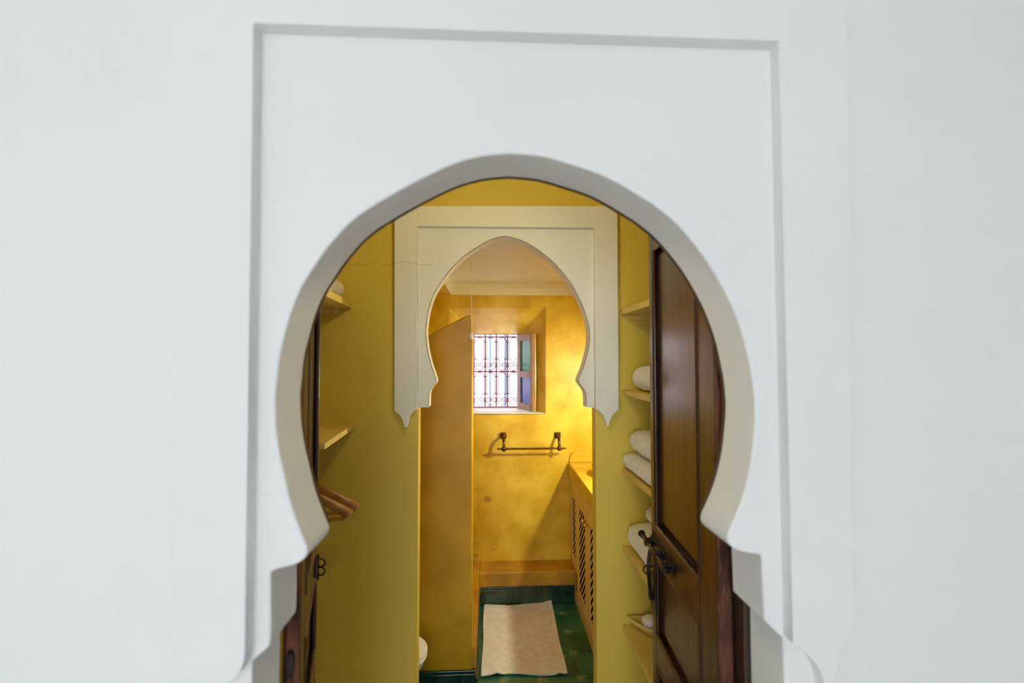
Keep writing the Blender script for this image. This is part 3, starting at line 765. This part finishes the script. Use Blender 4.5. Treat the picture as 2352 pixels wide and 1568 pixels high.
# open casement with two coloured panes
hx, hy = P(1194, 850, NY - 0.006)[0], NY - 0.008
fx, fy_ = P(1230, 850, 3.86)[0], 3.86
cl = math.hypot(fx - hx, fy_ - hy); ca = math.atan2(fy_ - hy, fx - hx)
csm = empty('casement', (hx - wx, hy - NY, 0.006), ca, win); csm['label'] = 'open weathered casement with a green and a blue pane'
chh = h_ - 0.014; ct = 0.030
def cb(nm, mat, x0, x1, z0, z1, y0=0.0, y1=-ct, bev=0.003): return box(nm, mat, x0, x1, min(y0, y1), max(y0, y1), z0, z1, csm, bev)
sw = 0.058
cb('stile', 'weathered_wood', 0, sw, 0, chh); cb('stile', 'shutter_edge_wood', cl - sw * 0.8, cl, 0, chh)
zm = chh * 0.47
for a, b in ((0, 0.06), (zm - 0.028, zm + 0.028), (chh - 0.055, chh)): cb('rail', 'weathered_wood', sw, cl - sw * 0.8, a, b)
p1 = cb('blue_pane', 'blue_glass', sw, cl - sw * 0.8, 0.06, zm - 0.028, -0.012, -0.016, 0); p1['label'] = 'blue glass pane'
p2 = cb('green_pane', 'green_glass', sw, cl - sw * 0.8, zm + 0.028, chh - 0.055, -0.012, -0.016, 0); p2['label'] = 'green glass pane'
tube('edge_bead', 'brass', [(cl - 0.004, 0.004, 0.01), (cl - 0.004, 0.004, chh - 0.01)], 0.004, 6, csm)
# the alley outside: pale house wall with two drain pipes
ow = struct(box('wall_outside', 'outside_wall', -5, 5, 7.2, 7.4, -3, 5.0), 'sunlit pale house wall across the alley')
for x, rad in ((1126, 0.016), (1161, 0.022)):
    X = P(x, 850, 7.16)[0]
    pz = tube('drain_pipe', 'outside_pipe', [(X, 7.165, -2.9), (X, 7.165, 4.9)], rad, 10)
    tag(pz, 'thin blue-grey drain pipe on the house wall outside the window' if rad < 0.02 else 'thicker blue-grey drain pipe on the house wall outside the window', 'pipe', 'drain pipes outside')
struct(box('ground_outside', 'outside_wall', -5, 5, 4.3, 7.2, -3.1, -3.0), 'pale alley pavement below the window')

# ------------------------------------------------------------------ 6. towel bar
yb_ = BY - 0.11
def tb(x, y): return P(x, y, yb_)
(xa, za), (xb, zb2) = tb(1157, 1029), tb(1285, 1031)
zbar = (za + zb2) / 2
tbar = tag(empty('towel_bar', ((xa + xb) / 2, BY, zbar)), 'antique bronze towel bar with finial ends under the window', 'towel bar')
hx_ = (xb - xa) / 2
prof = [(0, 0.046), (0.002, 0.045), (0.004, 0.038), (0.0035, 0.034), (0.010, 0.030), (0.011, 0.026), (0.004, 0.022), (0.004, 0.018), (0.008, 0.014), (0.009, 0.0)]
tube('rod', 'bronze', [(-hx_, -0.11, 0), (hx_, -0.11, 0)], 0.0080, 12, tbar)
for sg in (-1, 1):
    x = sg * hx_
    lathe('finial', 'bronze', prof, T(x + sg * 0.012, -0.11, 0) @ RY(R(90) * sg), 12, tbar)
    lathe('ball_joint', 'bronze', [(0, -0.021), (0.012, -0.018), (0.019, -0.008), (0.020, 0.0), (0.019, 0.008), (0.012, 0.018), (0, 0.021)], T(x, -0.11, 0), 14, tbar)
    tube('arm', 'bronze', spline([(x, -0.01, 0.088), (x, -0.07, 0.080), (x, -0.103, 0.050), (x, -0.11, 0.014)], 5), 0.009, 10, tbar, rfun=lambda t: 0.0085 + 0.003 * math.sin(math.pi * t))
    box('wall_plate', 'bronze', x - 0.026, x + 0.026, -0.016, 0.0, 0.062, 0.114, tbar, 0.008, 3)
    lathe('rosette', 'bronze', [(0.022, 0), (0.022, 0.006), (0.014, 0.012), (0.010, 0.016), (0, 0.017)], T(x, -0.016, 0.088) @ RX(R(90)), 16, tbar)

# ------------------------------------------------------------------ 7. vanity
CY0 = 2.34
ctop = P(1304, 1060, BY)[1]; cth = 0.105
cab = tag(empty('vanity_cabinet', (XC, CY0, 0)), 'cream painted vanity cabinet with slanted slat doors', 'cabinet')
zdt = ctop - cth
CL_ = BY - CY0 - 0.003
box('body', 'cabinet_inside_shadow', 0.045, BX1 - XC - 0.001, 0.01, CL_, 0.0, zdt - 0.001, cab)
box('plinth', 'cabinet_paint', 0.006, 0.045, 0, LY - CY0 - 0.016, 0.001, 0.085, cab, 0.002)
box('top_rail', 'cabinet_paint', 0.0, 0.045, 0, CL_, 0.855, zdt - 0.001, cab, 0.002)
ybounds = [CY0 + 0.025, 2.742, 3.115, 3.487, BY - 0.006]
sm = {}
for di in range(4):
    ya, yb2 = ybounds[di], ybounds[di+1]
    zb0 = 0.088 if yb2 < LY + 0.02 else zled + 0.008
    d = empty('door', (0.0, ya - CY0, 0), parent=cab)
    W = yb2 - ya - 0.004; st = 0.072 if di < 3 else 0.060
    zt1 = 0.852
    box('stile', 'cabinet_paint', 0.004, 0.012, 0.002, st, zb0, zt1, d, 0.003)
    box('stile', 'cabinet_paint', 0.004, 0.012, W - st, W, zb0, zt1, d, 0.003)
    lo_, hi_ = zb0 + 0.085, zt1 - 0.065
    box('bottom_rail', 'cabinet_paint', 0.004, 0.012, st, W - st, zb0, lo_, d, 0.003)
    box('top_rail', 'cabinet_paint', 0.004, 0.012, st, W - st, hi_, zt1, d, 0.003)
    box('shadow_backing', 'cabinet_inside_shadow', 0.0125, 0.020, st - 0.01, W - st + 0.01, lo_ - 0.01, hi_ + 0.01, d)
    # slanted slats, rising towards the doorway
    zz = lo_ - (W - 2 * st); slw = W - 2 * st
    while zz < hi_:
        a0, a1 = zz, zz + 0.019
        # parallelogram clipped to the opening
        poly = [(st, a0 + slw), (W - st, a0), (W - st, a1), (st, a1 + slw)]
        def clip(poly, lim, keep_above):
            out = []
            for k in range(len(poly)):
                p, q2 = poly[k], poly[(k+1) % len(poly)]
                ip = (p[1] >= lim) if keep_above else (p[1] <= lim)
                iq = (q2[1] >= lim) if keep_above else (q2[1] <= lim)
                if ip: out.append(p)
                if ip != iq:
                    t = (lim - p[1]) / (q2[1] - p[1]); out.append((p[0] + (q2[0] - p[0]) * t, lim))
            return out
        poly = clip(poly, lo_, True)
        if len(poly) > 2: poly = clip(poly, hi_, False)
        if len(poly) > 2: prism('slat', 'cabinet_paint', poly, 0.006, 0.009, d, axis='x')
        zz += 0.056
    if di in (1, 2):
        ky = 0.036 if di == 2 else W - 0.036
        kn = lathe('knob', 'brass', [(0, 0.034), (0.009, 0.033), (0.014, 0.027), (0.014, 0.021), (0.007, 0.014), (0.006, 0.005), (0.012, 0.0)], T(0.004, ky, 0.772) @ RY(R(-90)), 14, d)
counter = tag(prism('vanity_counter', 'yellow_tadelakt', [(P(1304, 1060, BY)[0], CY0 - 0.02), (P(1304, 1060, BY)[0], BY - 0.001), (BX1 - 0.001, BY - 0.001), (BX1 - 0.001, CY0 - 0.02)], ctop - cth, ctop, bev=0.008, axis='z'),
              'thick yellow tadelakt counter over the slatted cabinet', 'counter')
# splashback with a rounded shoulder
Xe = P(1304, 1060, BY)[0]
zsb = P(1330, 1037, BY)[1]
sb = [(Xe + 0.012, ctop + 0.0005), (BX1 - 0.002, ctop + 0.0005), (BX1 - 0.002, zsb)] + [(Xe + 0.085, zsb)] + spline([(Xe + 0.06, zsb - 0.002), (Xe + 0.03, zsb - 0.016), (Xe + 0.018, zsb - 0.04), (Xe + 0.012, ctop + 0.02)], 3)
o = tag(prism('splashback', 'yellow_tadelakt', sb, BY - 0.022, BY - 0.001, bev=0.004), 'low yellow splashback with a rounded shoulder at the back of the counter', 'splashback')
basin = tag(empty('wash_basin', (Xe + 0.27, 3.28, ctop + 0.001)), 'round brass-rimmed wash basin set on the counter', 'basin')
lathe('bowl', 'brass', [(0.0, 0.012), (0.08, 0.014), (0.13, 0.03), (0.155, 0.055), (0.16, 0.075), (0.168, 0.078), (0.172, 0.072), (0.165, 0.045), (0.14, 0.012), (0.09, 0.0), (0, 0.0)], seg=40, parent=basin)
lathe('drain', 'iron', [(0, 0.018), (0.018, 0.0175), (0.022, 0.0145)], seg=16, parent=basin)
# unseen wall lamp over the vanity: the source of the bathroom's warm light
sconce = tag(empty('unseen_wall_sconce', (BX1, 2.76, 1.70)), 'small unseen brass wall sconce with a glowing globe over the vanity', 'lamp')
lathe('back_plate', 'brass', [(0, 0.0), (0.05, 0.0), (0.045, 0.012), (0, 0.016)], RY(R(-90)), 20, sconce)
tube('arm', 'brass', spline([(-0.01, 0, 0), (-0.03, 0, 0.07), (-0.10, 0, 0.125), (-0.155, 0, 0.118), (-0.155, 0, 0.095)], 5), 0.007, 10, sconce)
lathe('added_shade', 'brass', [(0.012, 0.104), (0.05, 0.098), (0.098, 0.078), (0.102, 0.074), (0.098, 0.075), (0.05, 0.094), (0.012, 0.100)], T(-0.155, 0, 0), 24, sconce)  # unseen cap, added to keep the lamp's light off the ceiling
lathe('globe', 'unseen_sconce_glow', [(0, 0.0), (0.014, 0.004), (0.024, 0.016), (0.026, 0.028), (0.022, 0.042), (0.010, 0.054), (0.010, 0.095), (0, 0.096)], T(-0.155, 0, 0.0), 20, sconce)

# ------------------------------------------------------------------ 8. toilet
toi = tag(empty('toilet', (-0.609, 2.41, 0.0)), 'white porcelain toilet with closed lid beside the shower partition', 'toilet')
def egg(n, a_front, a_back, b):        # outline in plan, front towards +x
    out = []
    for i in range(n):
        t = 2 * math.pi * i / n; c = math.cos(t)
        out.append(((a_front if c > 0 else a_back) * c, b * math.sin(t)))
    return out
def loft(name, mat, levels, parent, n=32):
    levels = [(a, b, c, d, z * 1.05) for a, b, c, d, z in levels]
    bm = bmesh.new(); rings = []
    for (af, ab, b, dx, z) in levels:
        rings.append([bm.verts.new((x + dx, y, z)) for x, y in egg(n, af, ab, b)])
    for a, b in zip(rings[:-1], rings[1:]):
        for k in range(n): bm.faces.new((a[k], a[(k+1) % n], b[(k+1) % n], b[k]))
    bm.faces.new(rings[0][::-1]); bm.faces.new(rings[-1])
    return obj(name, mesh_of(bm, 50), mat, parent)
loft('bowl', 'porcelain', [(0.15, 0.16, 0.10, -0.04, 0.0), (0.145, 0.16, 0.095, -0.04, 0.03), (0.13, 0.16, 0.085, -0.03, 0.10), (0.17, 0.17, 0.11, 0, 0.19), (0.235, 0.18, 0.155, 0.0, 0.27), (0.268, 0.19, 0.175, 0.01, 0.325), (0.272, 0.19, 0.178, 0.01, 0.345)], toi)
loft('seat', 'plastic_white', [(0.272, 0.19, 0.178, 0.012, 0.349), (0.279, 0.195, 0.182, 0.012, 0.354), (0.279, 0.195, 0.182, 0.012, 0.362), (0.274, 0.19, 0.18, 0.012, 0.366)], toi)
loft('lid', 'plastic_white', [(0.276, 0.19, 0.180, 0.012, 0.369), (0.281, 0.196, 0.184, 0.012, 0.374), (0.279, 0.194, 0.182, 0.012, 0.384), (0.25, 0.17, 0.16, 0.012, 0.391), (0.12, 0.1, 0.08, 0.012, 0.394)], toi)
box('tank', 'porcelain', -0.385, -0.185, -0.18, 0.18, 0.36, 0.74, toi, 0.02, 3)
box('tank_lid', 'porcelain', -0.392, -0.178, -0.188, 0.188, 0.742, 0.77, toi, 0.008, 3)
box('tank_foot', 'porcelain', -0.37, -0.15, -0.10, 0.10, 0.0, 0.36, toi, 0.02, 3)
lathe('flush_button', 'brass', [(0, 0.006), (0.018, 0.005), (0.02, 0)], T(-0.285, 0, 0.77), 16, toi)

# ------------------------------------------------------------------ 9. bath mat
c_tl, c_tr, c_br, c_bl = (G(1112, 1394), G(1266, 1386), G(1302, 1548), G(1106, 1556))
bm = bmesh.new(); nx, ny = 44, 60; thick = 0.007
top = []; bot = []
for j in range(ny + 1):
    v = j / ny; rt = []; rb = []
    for i in range(nx + 1):
        u = i / nx
        a = c_bl.lerp(c_br, u); b = c_tl.lerp(c_tr, u); p = a.lerp(b, v)
        w = math.sin(math.pi * u)
        p = p + Vector((0.010 * math.sin(v * 7.0) * (1 - abs(2*u - 1)) * 0 + 0.006 * math.sin(v * 9 + 1) * (u - 0.5), 0.012 * math.sin(u * 6.0 + v * 2), 0))
        edge = min(u, 1 - u, v, 1 - v)
        z = 0.0065 + 0.0095 * noise.noise(Vector((u * 3.0, v * 4.0, 4.1))) * min(1, edge * 8 + 0.25) + 0.004 * noise.noise(Vector((u * 7, v * 9, 7.7)))
        z += 0.022 * max(0, (u + v - 1.72) / 0.28) ** 1.5                      # lifted far corner
        z += 0.010 * math.exp(-((u - 0.86 + 0.5 * (v - 0.10)) / 0.035) ** 2) * max(0, 1 - v * 4)   # creases at the near corners
        z += 0.009 * math.exp(-((u - 0.10 - 0.55 * (0.16 - v)) / 0.04) ** 2) * max(0, 1 - v * 4)
        z = max(z, 0.0012)
        rt.append(bm.verts.new((p.x, p.y, z + thick))); rb.append(bm.verts.new((p.x, p.y, z)))
    top.append(rt); bot.append(rb)
for j in range(ny):
    for i in range(nx):
        bm.faces.new((top[j][i], top[j][i+1], top[j+1][i+1], top[j+1][i])); bm.faces.new((bot[j][i], bot[j+1][i], bot[j+1][i+1], bot[j][i+1]))
for j in range(ny):
    bm.faces.new((top[j][0], top[j+1][0], bot[j+1][0], bot[j][0])); bm.faces.new((top[j][nx], bot[j][nx], bot[j+1][nx], top[j+1][nx]))
for i in range(nx):
    bm.faces.new((top[0][i], bot[0][i], bot[0][i+1], top[0][i+1])); bm.faces.new((top[ny][i], top[ny][i+1], bot[ny][i+1], bot[ny][i]))
tag(obj('bath_mat', mesh_of(bm, 70), 'mat_white'), 'creased white towelling bath mat lying on the teal tiles', 'bath mat')

# ------------------------------------------------------------------ 10. pull cord
px_, pz_ = P(1083, 771, 2.585)
cord = tag(empty('pull_cord', (px_, 2.585, ZC2)), 'thin white light pull cord with a small white acorn knob', 'pull cord')
tube('string', 'plastic_white', [(0, 0, 0), (0, 0, pz_ - ZC2 + 0.02)], 0.0016, 6, cord)
lathe('knob', 'plastic_white', [(0, -0.02), (0.009, -0.019), (0.013, -0.010), (0.012, 0.004), (0.006, 0.016), (0.003, 0.022), (0, 0.022)], T(0, 0, pz_ - ZC2), 14, cord)

# ------------------------------------------------------------------ 11. bedroom around the camera (daylit from its window)
struct(box('floor.002', 'floor_stone', -XW, XW, -4.0, W0, BED_FLOOR - 0.1, BED_FLOOR), 'plain tiled bedroom floor')
struct(box('ceiling.003', 'white_plaster', -XW - 0.1, XW + 0.1, -4.1, W0 + WT, ZT, ZT + 0.1), 'white bedroom ceiling')
struct(box('wall_left.002', 'white_plaster', -XW - 0.1, -XW, -4.0, W0 + WT, BED_FLOOR, ZT), 'white bedroom side wall')
struct(box('wall_right.002', 'white_plaster', XW, XW + 0.1, -4.0, W0 + WT, BED_FLOOR, ZT), 'white bedroom side wall opposite')
bm = bmesh.new()
for a in ((-XW, -1.95, BED_FLOOR, ZT), (0.35, XW, BED_FLOOR, ZT), (-1.95, 0.35, 2.75, ZT), (-1.95, 0.35, BED_FLOOR, 0.75)):
    bm_box(bm, a[0], a[1], -4.1, -4.0, a[2], a[3])
struct(obj('wall_back.002', mesh_of(bm), 'white_plaster'), 'white bedroom wall with a wide window opening')
